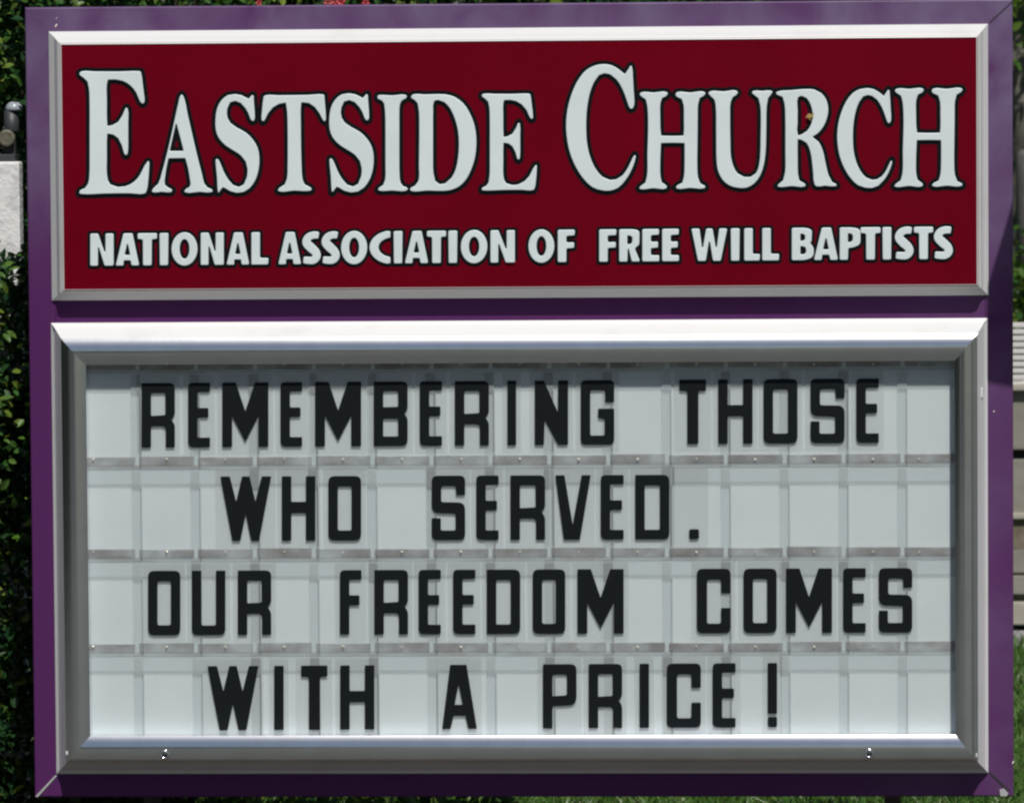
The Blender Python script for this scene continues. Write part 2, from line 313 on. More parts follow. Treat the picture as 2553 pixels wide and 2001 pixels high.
G('U', (1280, 0), [(1660,775),(1780,774),(1898,768),(1911,788),(1895,813),(1865,830),(1848,870),(1843,1000),(1843,1100),(1845,1200),(1850,1330),(1870,1410),(1905,1470),(1960,1500),(2010,1500),(2055,1470),(2080,1400),(2090,1300),(2093,1150),(2095,1000),(2090,900),(2075,840),(2040,812),(2016,793),(2028,770),(2110,770),(2193,767),(2206,783),(2187,812),(2165,840),(2155,900),(2150,1100),(2145,1280),(2130,1400),(2100,1490),(2050,1560),(1980,1600),(1900,1600),(1830,1580),(1770,1530),(1730,1450),(1718,1350),(1716,1220),(1715,1100),(1712,920),(1700,850),(1665,817),(1647,795)])
G('R', (1913, 0), [(80,778),(200,765),(330,755),(400,760),(460,790),(505,850),(522,930),(510,1010),(480,1080),(430,1140),(390,1165,1),(440,1205),(475,1280),(500,1390),(525,1490),(555,1545),(588,1560),(598,1575),(580,1588),(490,1583),(415,1589),(397,1572),(385,1480),(375,1380),(360,1290),(330,1220),(290,1195),(262,1190,1),(261,1270),(262,1350),(265,1480),(275,1530),(318,1555),(334,1571),(320,1590),(205,1586),(92,1593),(75,1580),(100,1555),(130,1530),(145,1470),(148,1300),(148,1170),(148,1050),(140,880),(125,830),(85,815),(63,795)], [(266,832),(290,822),(330,840),(365,900),(380,970),(370,1050),(335,1110),(290,1140),(264,1148),(261,1050),(262,940)])
def bbox(ls):
    a = np.concatenate([np.array([q[:2] for q in l]) for l in ls]); return a.min(0), a.max(0)
HEAD = [('E',196,374,177,486),('A',376.5,532,234,482),('S',536,648,234,483),('T',651,814,235,479),('S',819.7,933,232,482),('I',939,1019,236,477.5),('D',1020,1189,234.5,478),('E',1199,1340,233,477),
        ('C',1410,1586.5,159.5,477.5),('H',1591,1761,228.5,473.5),('U',1764,1928,225.5,470),('R',1931.5,2088.5,221.5,468),('C',2085.7,2226,219,471),('H',2227,2402,219.5,468)]
def header_letter(ch, loops, n, grow):
    y = -D+.0013-.00004*n
    shape('letter_outline', grown(loops, grow, 1.7), y+.0, .0004, M['black_line'], face)
    shape('letter', grown(loops, -3.1, 1.1), y-.0006, .0042, M['white_letter'], face, .0018)
n = 0
for ch, x0, x1, y0, y1 in HEAD:
    ls = GL[ch]; (ax, ay), (bx, by) = bbox(ls)
    loops = [catmull([((p[0]-ax)/(bx-ax)*(x1-x0)+x0, (p[1]-ay)/(by-ay)*(y1-y0)+y0, *p[2:]) for p in l]) for l in ls]
    header_letter(ch, loops, n % 2, 8.3); n += 1
# bold sans letters of the second line (unit height 83, own widths)
def ell(cx, cy_, rx, ry, a0=0, a1=360, n=28, pw=1.0): return [(cx+rx*math.cos(math.radians(a0+(a1-a0)*k/n)), cy_+ry*math.sin(math.radians(a0+(a1-a0)*k/n))) for k in range(n+(0 if a1-a0 == 360 else 1))]
def ribbon(pts, ws):
    P = [Vector(p) for p in pts]; L, R = [], []
    # resample a smooth centre line
    Q, Wd = [], []
    for i in range(len(P)-1):
        p0 = P[max(i-1, 0)]; p3 = P[min(i+2, len(P)-1)]
        for j in range(5):
            t = j/5; Q.append(.5*((2*P[i])+(P[i+1]-p0)*t+(2*p0-5*P[i]+4*P[i+1]-p3)*t*t+(3*P[i]-p0-3*P[i+1]+p3)*t**3)); Wd.append(ws[i]*(1-t)+ws[i+1]*t)
    Q.append(P[-1]); Wd.append(ws[-1])
    for i, q in enumerate(Q):
        t = (Q[min(i+1, len(Q)-1)]-Q[max(i-1, 0)]).normalized(); nrm = Vector((-t.y, t.x)); L.append(tuple(q+nrm*Wd[i]/2)); R.append(tuple(q-nrm*Wd[i]/2))
    return L+R[::-1]
def sans(ch, w):
    h = 83.0; s = 24.0
    if ch == 'N': return [rounded([(0,0),(22,0),(w-23,47),(w-23,0),(w,0),(w,h),(w-25,h),(22,37),(22,h),(0,h)])]
    if ch == 'A': return [rounded([(w*.32,0),(w*.72,0),(w,h),(w-22,h),(w*.61,h-13),(w*.37,h-13),(22,h),(0,h)]), rounded([(w*.50,29),(w*.585,h-29),(w*.41,h-29)])]
    if ch == 'T': return [rounded([(0,0),(w,0),(w,17),(w/2+12.5,18,3),(w/2+12,h),(w/2-12,h),(w/2-12.5,18,3),(0,17)])]
    if ch == 'I': return [rounded([(0,0),(w,0),(w-1,h),(1,h)])]
    if ch == 'O': return [ell(w/2,h/2,w/2,h/2+1.5), ell(w/2,h/2,w/2-23,h/2-18.5)]
    if ch == 'L': return [rounded([(0,0),(24,0),(24,h-19,3),(w,h-19),(w-1,h),(0,h)])]
    if ch == 'S': return [ribbon([(w-5,11),(w*.62,9.5),(w*.34,15),(w*.235,28),(w*.45,40),(w*.71,52),(w*.76,64),(w*.55,72.5),(3,71)], [19,20,21,23,25,23,22,21,19])]
    if ch == 'C':
        o = ell(w*1.05, h/2, w*1.05, h/2+1.5, 95, 265, 26); i = ell(w*1.12, h/2, w*.66, h/2-18, 104, 256, 20)
        o[0] = (w, h-1); o[-1] = (w, 1); i[0] = (w*.99, h-20); i[-1] = (w*.99, 20)
        return [o+i[::-1]]
    if ch == 'F': return [rounded([(0,0),(w,0),(w-1,17),(24,18,3),(24,32,3),(w-2,31),(w-2,48),(24,49,3),(24,h),(0,h)])]
    if ch == 'E': return [rounded([(0,0),(w,0),(w-1,17),(24,18,3),(24,32,3),(w-3,31),(w-3,49),(24,50,3),(24,h-18,3),(w,h-18),(w,h),(0,h)])]
    if ch == 'R': return [rounded([(0,0),(w*.66,0,18),(w*.96,4,16),(w*.95,42,14),(w*.74,49,5),(w,h),(w-24,h),(24,51,2),(23,h),(0,h)]), rounded([(23,18),(w*.6,20,8),(w*.58,36,8),(23,38)])]
    if ch == 'W': return [rounded([(0,0),(25,0),(32,46),(36,46),(46-3,0),(66-18+3,0),(60,46),(63,46),(w-24,0),(w,0),(w-20,h),(w-40,h),(w/2+1,38),(w/2-1,38),(38,h),(17,h)])]
    if ch == 'B': return [rounded([(0,0),(w*.62,0,16),(w*.93,5,14),(w*.9,36,10),(w*.84,39,4),(w,50,12),(w,75,18),(w*.62,h,10),(0,h)]), rounded([(24,17),(w*.58,19,6),(w*.58,31,6),(24,33)]), rounded([(24,48),(w*.62,50,6),(w*.62,65,6),(24,66)])]
    if ch == 'P': return [rounded([(0,0),(w*.62,0,18),(w,5,16),(w,46,18),(w*.6,53,8),(24,54,2),(23,h),(0,h)]), rounded([(23,17),(w*.6,19,8),(w*.6,35,8),(23,37)])]
# a W whose strokes cross cleanly
def sans_w(w, h=83.0): return [rounded([(0,0),(23,0),(w*.315,h*.58),(w*.405,0),(w*.595,0),(w*.685,h*.58),(w-23,0),(w,0),(w*.815,h),(w*.585,h),(w*.5,h*.42),(w*.415,h),(w*.185,h)])]
LINE2 = [('N',223.8,284.9),('A',287.2,348.9),('T',342.2,393),('I',396.5,421.5),('O',426.5,494),('N',499.3,559.5),('A',563.3,623.3),('L',625.6,671),
 ('A',692.3,752.5),('S',752.5,801),('S',801,848),('O',849,917),('C',920,975),('I',980,1005),('A',1007.7,1069.4),('T',1063,1113.5),('I',1116.4,1141.7),('O',1147.5,1216.5),('N',1221.5,1285),
 ('O',1316,1383.4),('F',1389.3,1434.8),('F',1492.4,1538.5),('R',1542.3,1598),('E',1600,1644.8),('E',1649.5,1694),('W',1722,1815),('I',1820.4,1845.4),('L',1854,1896),('L',1899,1944),
 ('B',1972.6,2030),('A',2027.5,2090.7),('P',2092,2146.5),('T',2144,2196.4),('I',2198.5,2223.7),('S',2229.6,2278.7),('T',2277,2327.7),('S',2326.5,2377)]
for i, (ch, x0, x1) in enumerate(LINE2):
    wd = x1-x0; top = 581.5-.0082*(x0-224); ht = 83.0+.6*(x0-224)/2150
    ls = sans_w(wd) if ch == 'W' else sans(ch, wd)
    loops = [[(x0+p[0], top+p[1]*ht/83-.0082*p[0]) for p in l] for l in ls]
    if ch == 'S': loops = grown(loops, .3, .9)
    header_letter(ch, loops, i % 2, 6.0)
# flake of gold-coloured backing showing at the chipped R
p0 = (2020, 289)
a = [at(p0[0]+dx, p0[1]+dy, -D-.004) for dx, dy in ((-12,4),(-4,-6),(4,-4),(9,-8),(8,2),(0,6),(4,12),(-2,10),(-5,5))]
mesh('gold_chip', [(v.x, -D-.0055-.001*(i % 3), v.z) for i, v in enumerate(a)], [tuple(range(9))], M['gold'], face)

# ---- letter board frame: white retainer outside, half-round satin aluminium inside
ow = .033; rd = .062; iw = li[0]-lb[0]
ret = [(0, -.001), (0, .003), (.003, .006), (.007, .0085), (.010, .0135), (.020, .034), (.028, .0515), (ow, rd), (ow, rd-.012)]
ir = (lb[0]+.033, lb[1]-.028, lb[2]+.034, lb[3]-.036); mw = .06
frame('retainer_rail', *lb, [(u/ow, d) for u, d in ret], M['retain'], sign, inner=ir)
alu = [(0, rd-.012), (0, rd)]
for k in range(1, 19):
    t = k/18; alu.append((mw*t, rd+.0104*(1-abs(2*t-1)**2.0)))
alu += [(mw, .060), (mw, -.002)]
frame('door_rail', *ir, [(u/mw, d) for u, d in alu], M['alu'], sign, inner=li)
# lock notches in the lower rail
for (px, py) in ((411, 1879), (2167, 1877)):
    p = at(px, py, -.066)
    lk = lathe('lock', [(.0125, -.012), (.0125, .003), (.011, .006), (.0068, .006), (.0062, .001)], 20, M['alu'], sign, (p.x, -.0668, p.z), 'Y')
    lathe('keyhole', [(.006, 0), (.006, .005)], 14, M['dark'], lk, (p.x, -.0678, p.z-.001), 'Y')
# rim tabs at the lower corners
for (px, py) in ((167, 1876), (2434, 1881)):
    p = at(px, py, -.062); box('corner_tab', (p.x-.003, -.066, p.z-.005), (p.x+.003, -.05, p.z+.005), M['bezel'], sign, .002)
p = at(2447, 978, -.02); box('hinge_leaf', (p.x-.012, -.036, p.z-.012), (p.x+.003, -.015, p.z+.012), M['bezel'], sign, .002)
# the board itself
BY = -.023
board = box('letter_board', (li[0]-.03, BY, li[2]-.03), (li[1]+.03, BY+.004, li[3]+.03), M['board'], sign)
bx0, bx1 = li[0]-.025, li[1]+.025
def zb(py, y=BY): return at(1297, py, y).z
rails = [905, 1142, 1373, 1609]
for i, py in enumerate(rails):
    z1, z2, z3, z4 = zb(py-8), zb(py+13), zb(py+22), zb(py+60)
    for k in range(15):
        l_ = bx0 if k == 0 else at(342.5+146.75*(k-1)+5, py, BY).x; r_ = bx1 if k == 14 else at(342.5+146.75*k-5, py, BY).x
        box('rail_lip', (l_, BY-.0046, z2), (r_, BY-.0005, z1+random.uniform(-.0015, .002)), M['dirt'], board, .0022)
    box('rail_groove', (bx0, BY-.003, z3), (bx1, BY-.0006, z2-.0006), M['rail'], board)
    box('rail_web', (bx0, BY-.0018, z4), (bx1, BY-.0007, z3-.0005), M['rib'], board)
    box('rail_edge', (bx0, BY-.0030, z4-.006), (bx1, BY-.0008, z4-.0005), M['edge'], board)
    for k in range(-1, 14):
        q = at(415+146.8*k - (36 if k == -1 else 0) - (32 if k == 13 else 0), py+2.5+random.uniform(-1, 1), BY-.006)
        q_ = random.uniform(.5, 1.0)
        lathe('rivet', [(.0035*q_, 0), (.0034*q_, .0012), (.0024*q_, .0022), (.001*q_, .0026)], 10, M['rivet'], board, (q.x, BY-.0042, q.z), 'Y')
ribx = [342.5+146.75*k for k in range(14)]
for px in ribx:
    a = at(px-12.5, 1370, BY).x; b = at(px+12.5, 1370, BY).x
    segs = [zb(p_+66) for p_ in rails]; ends = [zb(p_+22) for p_ in rails[1:]]+[li[2]-.02]
    for zt, ze in zip(segs, ends):
        rb = box('rib', (a, BY-.0028, ze), (b, BY-.0009, zt), M['rib'], board, .0008)
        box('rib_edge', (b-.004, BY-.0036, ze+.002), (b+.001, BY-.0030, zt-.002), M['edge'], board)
    for p_ in rails:
        box('rib_clip', (a+.001, BY-.0042, zb(p_+72)), (b-.001, BY-.0033, zb(p_+24)), M['rib'], board)

# posts that carry the cabinet
for px in (381, 2225):
    p = at(px, 1990, .2); box('post', (p.x-.02, .18, -.3), (p.x+.02, .22, Z0+.03), M['steel'], sign)

# ------------------------------------------------------------------ message letters: black characters on clear cards
T = 23.0
def msg(ch, w, h=160.0):
    t = T; e = 2
    if ch == 'E': return [[(0,0,11),(w,0,3),(w,22,e),(t,22,4),(t,63,4),(w-4,63,3),(w-4,86,3),(t,86,4),(t,137,4),(w,137,e),(w,h,3),(0,h,13)]]
    if ch == 'F': return [[(0,0,12),(w,0,3),(w,23,e),(t,23,4),(t,63,4),(w-5,63,3),(w-5,87,e),(t,87,4),(t,h,e),(0,h,e)]]
    if ch == 'R': return [[(0,0,2),(w,0,14),(w,80,12),(w-9,91,3),(w,104,12),(w,h,e),(w-22,h,e),(w-22,112,8),(w-28,107,5),(t,107,3),(t,h,e),(0,h,e)], [(t,24,5),(w-t,24,5),(w-t,80,4),(t,82,3)]]
    if ch == 'B': return [[(0,0,2),(w,0,14),(w,70,12),(w-9,80,3),(w,91,12),(w,h,15),(0,h,2)], [(t,23,5),(w-t,23,5),(w-t,63,4),(t,64,3)], [(t,92,4),(w-t,92,5),(w-t,137,4),(t,137,3)]]
    if ch == 'P': return [[(0,0,2),(w,0,15),(w,102,20),(t,104,3),(t,h,e),(0,h,e)], [(t,25,5),(w-t,25,6),(w-t,78,6),(t,80,3)]]
    if ch == 'D': return [[(0,0,2),(w,0,16),(w,h,15),(0,h,2)], [(t,25,4),(w-t,25,6),(w-t,137,5),(t,137,3)]]
    if ch == 'O': return [[(0,0,15),(w,0,15),(w,h,15),(0,h,15)], [(t,25,6),(w-t,25,6),(w-t,136,6),(t,136,6)]]
    if ch == 'M': return [[(0,0),(33,0),(w/2,72,2),(w-33,0),(w,0),(w,h),(w-24,h),(w-24,82,1),(w/2,147,1),(24,82,1),(24,h),(0,h)]]
    if ch == 'N': return [[(0,0),(22,0),(w-25,80,1),(w-24,0),(w,0),(w,h),(w-24,h),(24,97,1),(22,h),(0,h)]]
    if ch == 'I': return [[(0,0,2),(w,0,2),(w,h,2),(0,h,2)]]
    if ch == 'G': return [[(0,0,13),(w,0,13),(w,54,2),(w-22,54,2),(w-22,24,6),(t,24,6),(t,138,5),(w-t,138,5),(w-t,96,5),(43,93,3),(43,71,2),(w,71,3),(w,h,13),(0,h,12)]]
    if ch == 'T': return [[(0,0,2),(w,0,2),(w,27,3),(w/2+14,27,6),(w/2+14,h,2),(w/2-13,h,2),(w/2-13,27,6),(0,27,3)]]
    if ch == 'H': return [[(0,0,2),(t,0,2),(t,64,3),(w-t,64,3),(w-t,0,2),(w,0,2),(w,h,2),(w-t,h,2),(w-t,91,4),(t,91,4),(t,h,2),(0,h,2)]]
    if ch == 'S': return [[(0,0,14),(w,0,14),(w,48,2),(w-22,48,2),(w-22,25,7),(t,25,7),(t,66,6),(w,67,18),(w,h,14),(0,h,14),(0,106,2),(22,106,2),(22,137,5),(w-23,137,5),(w-23,94,5),(0,92,18)]]
    if ch == 'W': return [[(q[0]*w/126, q[1]) for q in [(0,0),(23,0),(39,64),(54,0),(72,0),(87,64),(103,0),(126,0),(96,h),(77,h),(63,92),(49,h),(30,h)]]]
    if ch == 'V': return [[(0,0),(22,0),(w/2-1,125,1),(w-22,0),(w,0),(w*.695,h),(w*.24,h)]]
    if ch == 'U': return [[(0,0,2),(t,0,2),(t,137,6),(w-t,137,6),(w-t,0,2),(w,0,2),(w,h,14),(0,h,14)]]
    if ch == 'C': return [[(0,0,14),(w,0,14),(w,60,2),(w-23,60,2),(w-23,26,7),(25,26,7),(25,137,6),(w-23,137,6),(w-23,98,2),(w,98,2),(w,h,14),(0,h,14)]]
    if ch == 'A': return [[(20,0),(w-26,0),(w,h),(w-21,h),(w-28,127,3),(28,127,3),(20,h),(0,h)], [(w*.475,46,1),(w*.6,100,2),(w*.355,100,2)]]
    if ch == '.': return [[(0,0,5),(w,0,5),(w,24,5),(0,24,5)]]
    if ch == '!': return [[(0,0,2),(w,0,2),(w,126,2),(0,126,2)], [(0,135,4),(w,135,4),(w,h,5),(0,h,5)]]
ROWS = [
 (955, .0064, 390, 159.5, [('REMEMBERING', [(353.3,435.6),(469.4,523.4),(554.5,668.8),(699.6,753),(786,900),(932.2,1016),(1046.8,1101.7),(1134.3,1218.6),(1265.6,1286.5),(1333.7,1416),(1448.3,1531)]),
                          ('THOSE', [(1694,1760),(1791,1876),(1904,1988),(2021,2105.4),(2135.3,2190.5)])]),
 (1187.4, .0037, 600, 159.5, [('WHO', [(549.8,675.8),(703,786),(819,900)]), ('SERVED.', [(1076.7,1159.3),(1187.8,1242.7),(1273,1358.7),(1385,1472.4),(1498,1554.6),(1584,1668.6),(1718.5,1742.6)])]),
 (1422.4, .0037, 410, 159.5, [('OUR', [(369.5,449.4),(478.7,561.6),(593.3,675.8)]), ('FREEDOM', [(847.7,901),(933.7,1017),(1044,1098.8),(1130,1185),(1214,1296.7),(1328.5,1409),(1440,1554.6)]),
                          ('COMES', [(1737.6,1821),(1854,1936),(1960,2074),(2102.4,2158),(2191.4,2274)])]),
 (1659.6, .0057, 580, 159.3, [('WITH', [(517.8,644),(684,707),(751,816),(848.5,933)]), ('A', [(1102.6,1188.7)]), ('PRICE!', [(1354,1437),(1468,1550.8),(1595,1617.8),(1662.7,1747),(1777,1833.6),(1914.5,1937)])]),
]
ORD = ['first', 'second', 'third']
NM = {'.': 'full stop', '!': 'exclamation mark'}
for ri, (yt, sl_, xr, hh, words) in enumerate(ROWS):
    flat = [e for wd_, xs in words for e in xs]
    for wd_, xs in words:
        for i, (ch, (x0, x1)) in enumerate(zip(wd_, xs)):
            j = flat.index((x0, x1)); wdt = x1-x0
            gl = min(13.5, (x0-flat[j-1][1])/2-1.2) if j > 0 else 13.5
            gr = min(13.5, (flat[j+1][0]-x1)/2-1.2) if j < len(flat)-1 else 13.5
            if ch == '.': y_off = 135.5; gl, gr = 42, 24
            else: y_off = 0
            top = yt-sl_*((x0+x1)/2-xr)
            c = at((x0+x1)/2, top+hh, BY-.006)
            root = empty('letter_card', (c.x, BY-.0055, c.z-.012))
            word = wd_.strip('.!'); tot = wd_.count(ch)
            if ch in NM: lab = 'black %s on a clear card after the word %s' % (NM[ch], word)
            elif wd_ == 'A': lab = 'black letter A standing alone between WITH and PRICE on the letter board'
            elif tot > 1: lab = '%s black letter %s in the word %s on the letter board' % (ORD[wd_[:i].count(ch)], ch, word)
            else: lab = 'black letter %s in the word %s on the letter board' % (ch, word)
            tag(root, lab, 'sign letter', 'changeable letters on the board')
            a = at(x0-gl, top-22, BY-.0055); b = at(x1+gr, top+hh+15, BY-.0055)
            card = box('card', (a.x, BY-.0044, b.z), (b.x, BY-.0038, a.z), M['card'], root)
            loops = []
            for l in msg(ch, wdt):
                pts = rounded([(q[0], q[1], *(q[2:] or (2.0,))) for q in l], 4)
                loops.append([(x0+q[0], top+y_off+q[1]*hh/160-sl_*(q[0]-wdt/2)) for q in pts])
            shape('character', loops, BY-.0045, .0010, M['glyph'], root, .0004)

# ------------------------------------------------------------------ leaves
LT = np.array([(0, .48, 0), (0, 0, 0), (-.19, .2, .045), (-.27, .45, .065), (-.2, .75, .03), (0, 1, -.06), (.2, .75, .03), (.27, .45, .065), (.19, .2, .045)])
LF = np.array([(0, k, k+1 if k < 8 else 1) for k in range(1, 9)])[:, [0, 2, 1]]; NL = len(LT)
def leaf_cloud(P, size, lean, rng=RNG, spread=1.0):
    n = len(P); d = rng.normal(size=(n, 3))*spread+np.array(lean); d /= np.linalg.norm(d, axis=1)[:, None]
    nn = rng.normal(size=(n, 3))*.7+np.array((0.05, -.5, .8)); s = np.cross(d, nn); s /= np.linalg.norm(s, axis=1)[:, None]; nn = np.cross(s, d)
    sz = (size[0]+(size[1]-size[0])*rng.random(n))[:, None, None]
    V = P[:, None, :]+sz*(LT[None, :, 0:1]*s[:, None]+LT[None, :, 1:2]*d[:, None]+LT[None, :, 2:3]*nn[:, None])
    Fc = (LF[None]+NL*np.arange(n)[:, None, None])
    return V.reshape(-1, 3), Fc.reshape(-1, 3)
def np_mesh(name, V, F, m, parent=None):
    me = bpy.data.meshes.new(name); me.vertices.add(len(V)); me.vertices.foreach_set('co', V.astype(np.float32).ravel())
    me.loops.add(F.size); me.loops.foreach_set('vertex_index', F.astype(np.int32).ravel())
    k = F.shape[1]; me.polygons.add(len(F)); me.polygons.foreach_set('loop_start', np.arange(0, F.size, k, dtype=np.int32))
    me.update(calc_edges=True); me.validate()
    return link(name, me, m, parent)
LEAF = leaf_mat('hedge_leaf', [(.008, .03, .010), (.018, .06, .014), (.010, .042, .016), (.04, .105, .014), (.012, .05, .02), (.13, .18, .025)], .15, .45, .25)
LEAF2 = leaf_mat('young_leaf', [(.09, .19, .02), (.035, .12, .025), (.17, .24, .03), (.05, .14, .03)], .3, .4, .3)
TWIG = mat('twig_bark', (.03, .022, .014), .8)
def clumps(n, lo, hi, rng, per=40, r=.09):
    c = lo+(hi-lo)*rng.random((n, 3)); return (c[:, None]+rng.normal(size=(n, per, 3))*r*np.array((1, .8, 1))).reshape(-1, 3)
def shrub(name, label, lo, hi, n, size, cat='hedge', m=LEAF, per=34, r=.085, excl=None, lean=(.1, -.7, .5), twigs=24, group=None):
    lo, hi = np.array(lo, float), np.array(hi, float)
    root = empty(name, ((lo[0]+hi[0])/2, (lo[1]+hi[1])/2, 0)); tag(root, label, cat, group)
    P = clumps(n, lo, hi, RNG, per, r); P = P[P[:, 2] > .02]
    if excl is not None: P = P[excl(P)]
    f = np_mesh('foliage', *leaf_cloud(P, size, lean), m, root); f['kind'] = 'stuff'
    vs, fs = [], []
    for k in range(twigs):
        a = Vector((random.uniform(lo[0], hi[0]), random.uniform((lo[1]+hi[1])/2, hi[1]), 0)); b = Vector((a.x+random.uniform(-.25, .25), random.uniform(lo[1]+.1, hi[1]), random.uniform(.5, .95)*hi[2]))
        for j in range(6):
            t = j/5; c = a.lerp(b, t)+Vector((.03*math.sin(7*t+k), .02*math.cos(5*t+k), 0)); rr = .011*(1-t*.75)
            for q in range(5): vs.append((c.x+rr*math.cos(q*1.2566), c.y+rr*math.sin(q*1.2566), c.z))
            if j: o_ = len(vs)-10; fs += [(o_+q, o_+(q+1) % 5, o_+5+(q+1) % 5, o_+5+q) for q in range(5)]
    mesh('stem', vs, fs, TWIG, root, True)
    return root

PIL = .60                         # distance of the white pillar's face behind the sign front
pa = at(-70, 404, PIL); pb = at(48, 404, PIL); pz = at(20, 612, PIL).z
def no_pillar(P):
    return ~((P[:, 0] < pb.x+.02) & (P[:, 0] > pa.x-.05) & (P[:, 1] < PIL+.22) & (P[:, 2] > pz) & (P[:, 2] < pa.z+.17))
hedge = shrub('hedge', 'dark glossy leaved hedge rising behind the left edge of the sign', (-2.3, .78, 0), (-1.02, 1.75, 2.75), 1250, (.020, .040), excl=no_pillar)
P = clumps(700, np.array((-2.0, .40, .02)), np.array((-1.12, .57, pz-.05)), RNG, 34, .045); P = P[P[:, 2] < pz+.02]
fo = np_mesh('foliage', *leaf_cloud(P, (.02, .04), (.1, -.7, .5)), LEAF, hedge); fo['kind'] = 'stuff'
P = clumps(110, np.array((-2.1, .15, .02)), np.array((-1.33, .42, 1.45)), RNG, 22, .035); P = P[P[:, 2] < pz-.03]
fo = np_mesh('foliage', *leaf_cloud(P, (.02, .036), (.1, -.7, .5)), LEAF, hedge); fo['kind'] = 'stuff'
P = clumps(150, np.array((-2.0, .66, pa.z+.0)), np.array((-1.1, .82, 2.7)), RNG, 34, .06); P = P[no_pillar(P)]
fo = np_mesh('foliage', *leaf_cloud(P, (.02, .04), (.1, -.7, .5)), LEAF, hedge); fo['kind'] = 'stuff'
P = clumps(900, np.array((-1.0, 1.75, .03)), np.array((-.25, 2.6, 2.8)), RNG, 34, .085); P = P[P[:, 2] > .01]
fo = np_mesh('foliage', *leaf_cloud(P, (.02, .045), (.1, -.7, .5)), LEAF, hedge); fo['kind'] = 'stuff'
# single leaves at the hedge's face that stand out in the light
lm = bpy.data.meshes.new('leaf'); lm.from_pydata([tuple(v) for v in LT], [], [tuple(int(i) for i in f) for f in LF]); lm.materials.append(LEAF2)
k = 0
rs = random.Random(11)
while k < 240:
    if rs.random() < .72: px, py = rs.uniform(-40, 84), rs.choice((rs.uniform(0, 330), rs.uniform(600, 1250), rs.uniform(820, 1500)))
    else: px, py = rs.uniform(-10, 950), rs.uniform(-30, 16)
    y = rs.uniform(.06, .30) if (k % 2 and py > 600) else rs.uniform(.62, .80); v = at(px, py, y)
    if not no_pillar(np.array([[v.x, v.y, v.z]]))[0]: continue
    o = bpy.data.objects.new('leaf', lm); COL.objects.link(o); o.parent = hedge; o.matrix_parent_inverse = Matrix.Translation(-hedge.location)
    d = Vector((rs.gauss(0, .8), rs.gauss(-.5, .5), rs.gauss(.3, .7))).normalized(); nn = Vector((rs.gauss(.1, .4), -.6, rs.gauss(.7, .3))); s = d.cross(nn).normalized(); nn = s.cross(d)
    z_ = rs.uniform(.022, .038)
    o.matrix_basis = Matrix.Translation(v) @ Matrix((s, d, nn)).transposed().to_4x4() @ Matrix.Scale(z_, 4); k += 1
# red flowers showing above the sign's top edge
fv, ff = [], []
for q in range(5):
    a = q*1.2566; o_ = len(fv)
    for (r, w_, h_) in ((.1, 0, 0), (.6, .32, .12), (1, 0, .02), (.6, -.32, .12)): fv.append((r*math.cos(a)-w_*math.sin(a), -h_-.02*q, r*math.sin(a)+w_*math.cos(a)))
    ff.append((o_, o_+1, o_+2, o_+3))
fm = bpy.data.meshes.new('flower'); fm.from_pydata(fv, [], ff); fm.materials.append(mat('red_petal', (.55, .035, .06), .5, col2=(.5, .1, .09), nscale=30))
for (px, py, z_) in ((818, 5, .014), (838, 3, .018), (850, 5, .014), (912, 5, .012), (645, 7, .010), (830, -14, .02)):
    o = bpy.data.objects.new('flower', fm); COL.objects.link(o); o.parent = hedge; o.matrix_parent_inverse = Matrix.Translation(-hedge.location)
    o.matrix_basis = Matrix.Translation(at(px, py, .66)) @ Matrix.Rotation(rs.uniform(0, 6), 4, 'Y') @ Matrix.Scale(z_, 4)
# a dry leaf caught low in the hedge
v = at(20, 1605, .62); dv, df = [], []
for i in range(7):
    for j in range(4):
        t = i/6; s_ = (j/3-.5); wid = .035*math.sin(math.pi*(.12+.8*t)); dv.append((v.x-.045+.075*t, v.y-.012*math.cos(3*t)-.03*s_*s_, v.z+.012*math.sin(2.6*t)+s_*wid))
for i in range(6):
    for j in range(3): df.append((i*4+j, i*4+j+1, i*4+j+5, i*4+j+4))
tag(mesh('dry_leaf', dv, df, mat('dry_leaf_skin', (.42, .36, .34), .6, col2=(.3, .24, .2), nscale=60), None, True), 'pale curled dry leaf caught in the hedge low at the left', 'dry leaf')
shrub('shrub', 'green shrub behind the middle of the sign top', (.12, 2.4, 0), (.95, 3.3, 2.75), 420, (.025, .05), 'shrub', r=.1)
shrub('shrub', 'dark brownish shrub behind the right part of the sign top', (.35, 4.2, 0), (1.15, 5.2, 2.8), 330, (.03, .06), 'shrub', r=.12)

# ------------------------------------------------------------------ white pillar with a small floodlight
pil = box('pillar', (pa.x, PIL, 0), (pb.x, PIL+.06, pa.z), mat('white_render', (.84, .84, .83), .8, col2=(.62, .62, .61), nscale=22, stretch=(1, 1, 1), lo=.5, hi=.75, bump=.7, bscale=70), None, .006)
tag(pil, 'rough white rendered pillar in the hedge left of the sign', 'pillar')
fl = empty('floodlight', tuple(at(20, 403, PIL+.06))); tag(fl, 'small dark grey floodlight with a pale dome on the white pillar', 'lamp')
fy = PIL+.06; GREY = mat('grey_plastic', (.04, .043, .047), .5)
c = at(29, 330, fy); t_ = at(29, 276, fy)
lathe('housing', [(.019, 0), (.02, .004), (.019, t_.z-c.z)], 18, GREY, fl, (c.x, fy, c.z))
c = at(35, 273, fy)
lathe('dome', [(.022, -.004), (.023, .002), (.02, .011), (.013, .018), (.004, .021)], 18, mat('pale_dome', (.32, .36, .40), .2), fl, (c.x, fy, c.z))
c = at(16, 345, fy-.03); lathe('disc', [(.004, 0), (.021, .002), (.023, .008), (.019, .014), (.014, .011), (.004, .013)], 20, mat('tan_disc', (.16, .148, .105), .6, col2=(.08, .075, .055), nscale=60), fl, (c.x, fy-.02, c.z), 'Y')
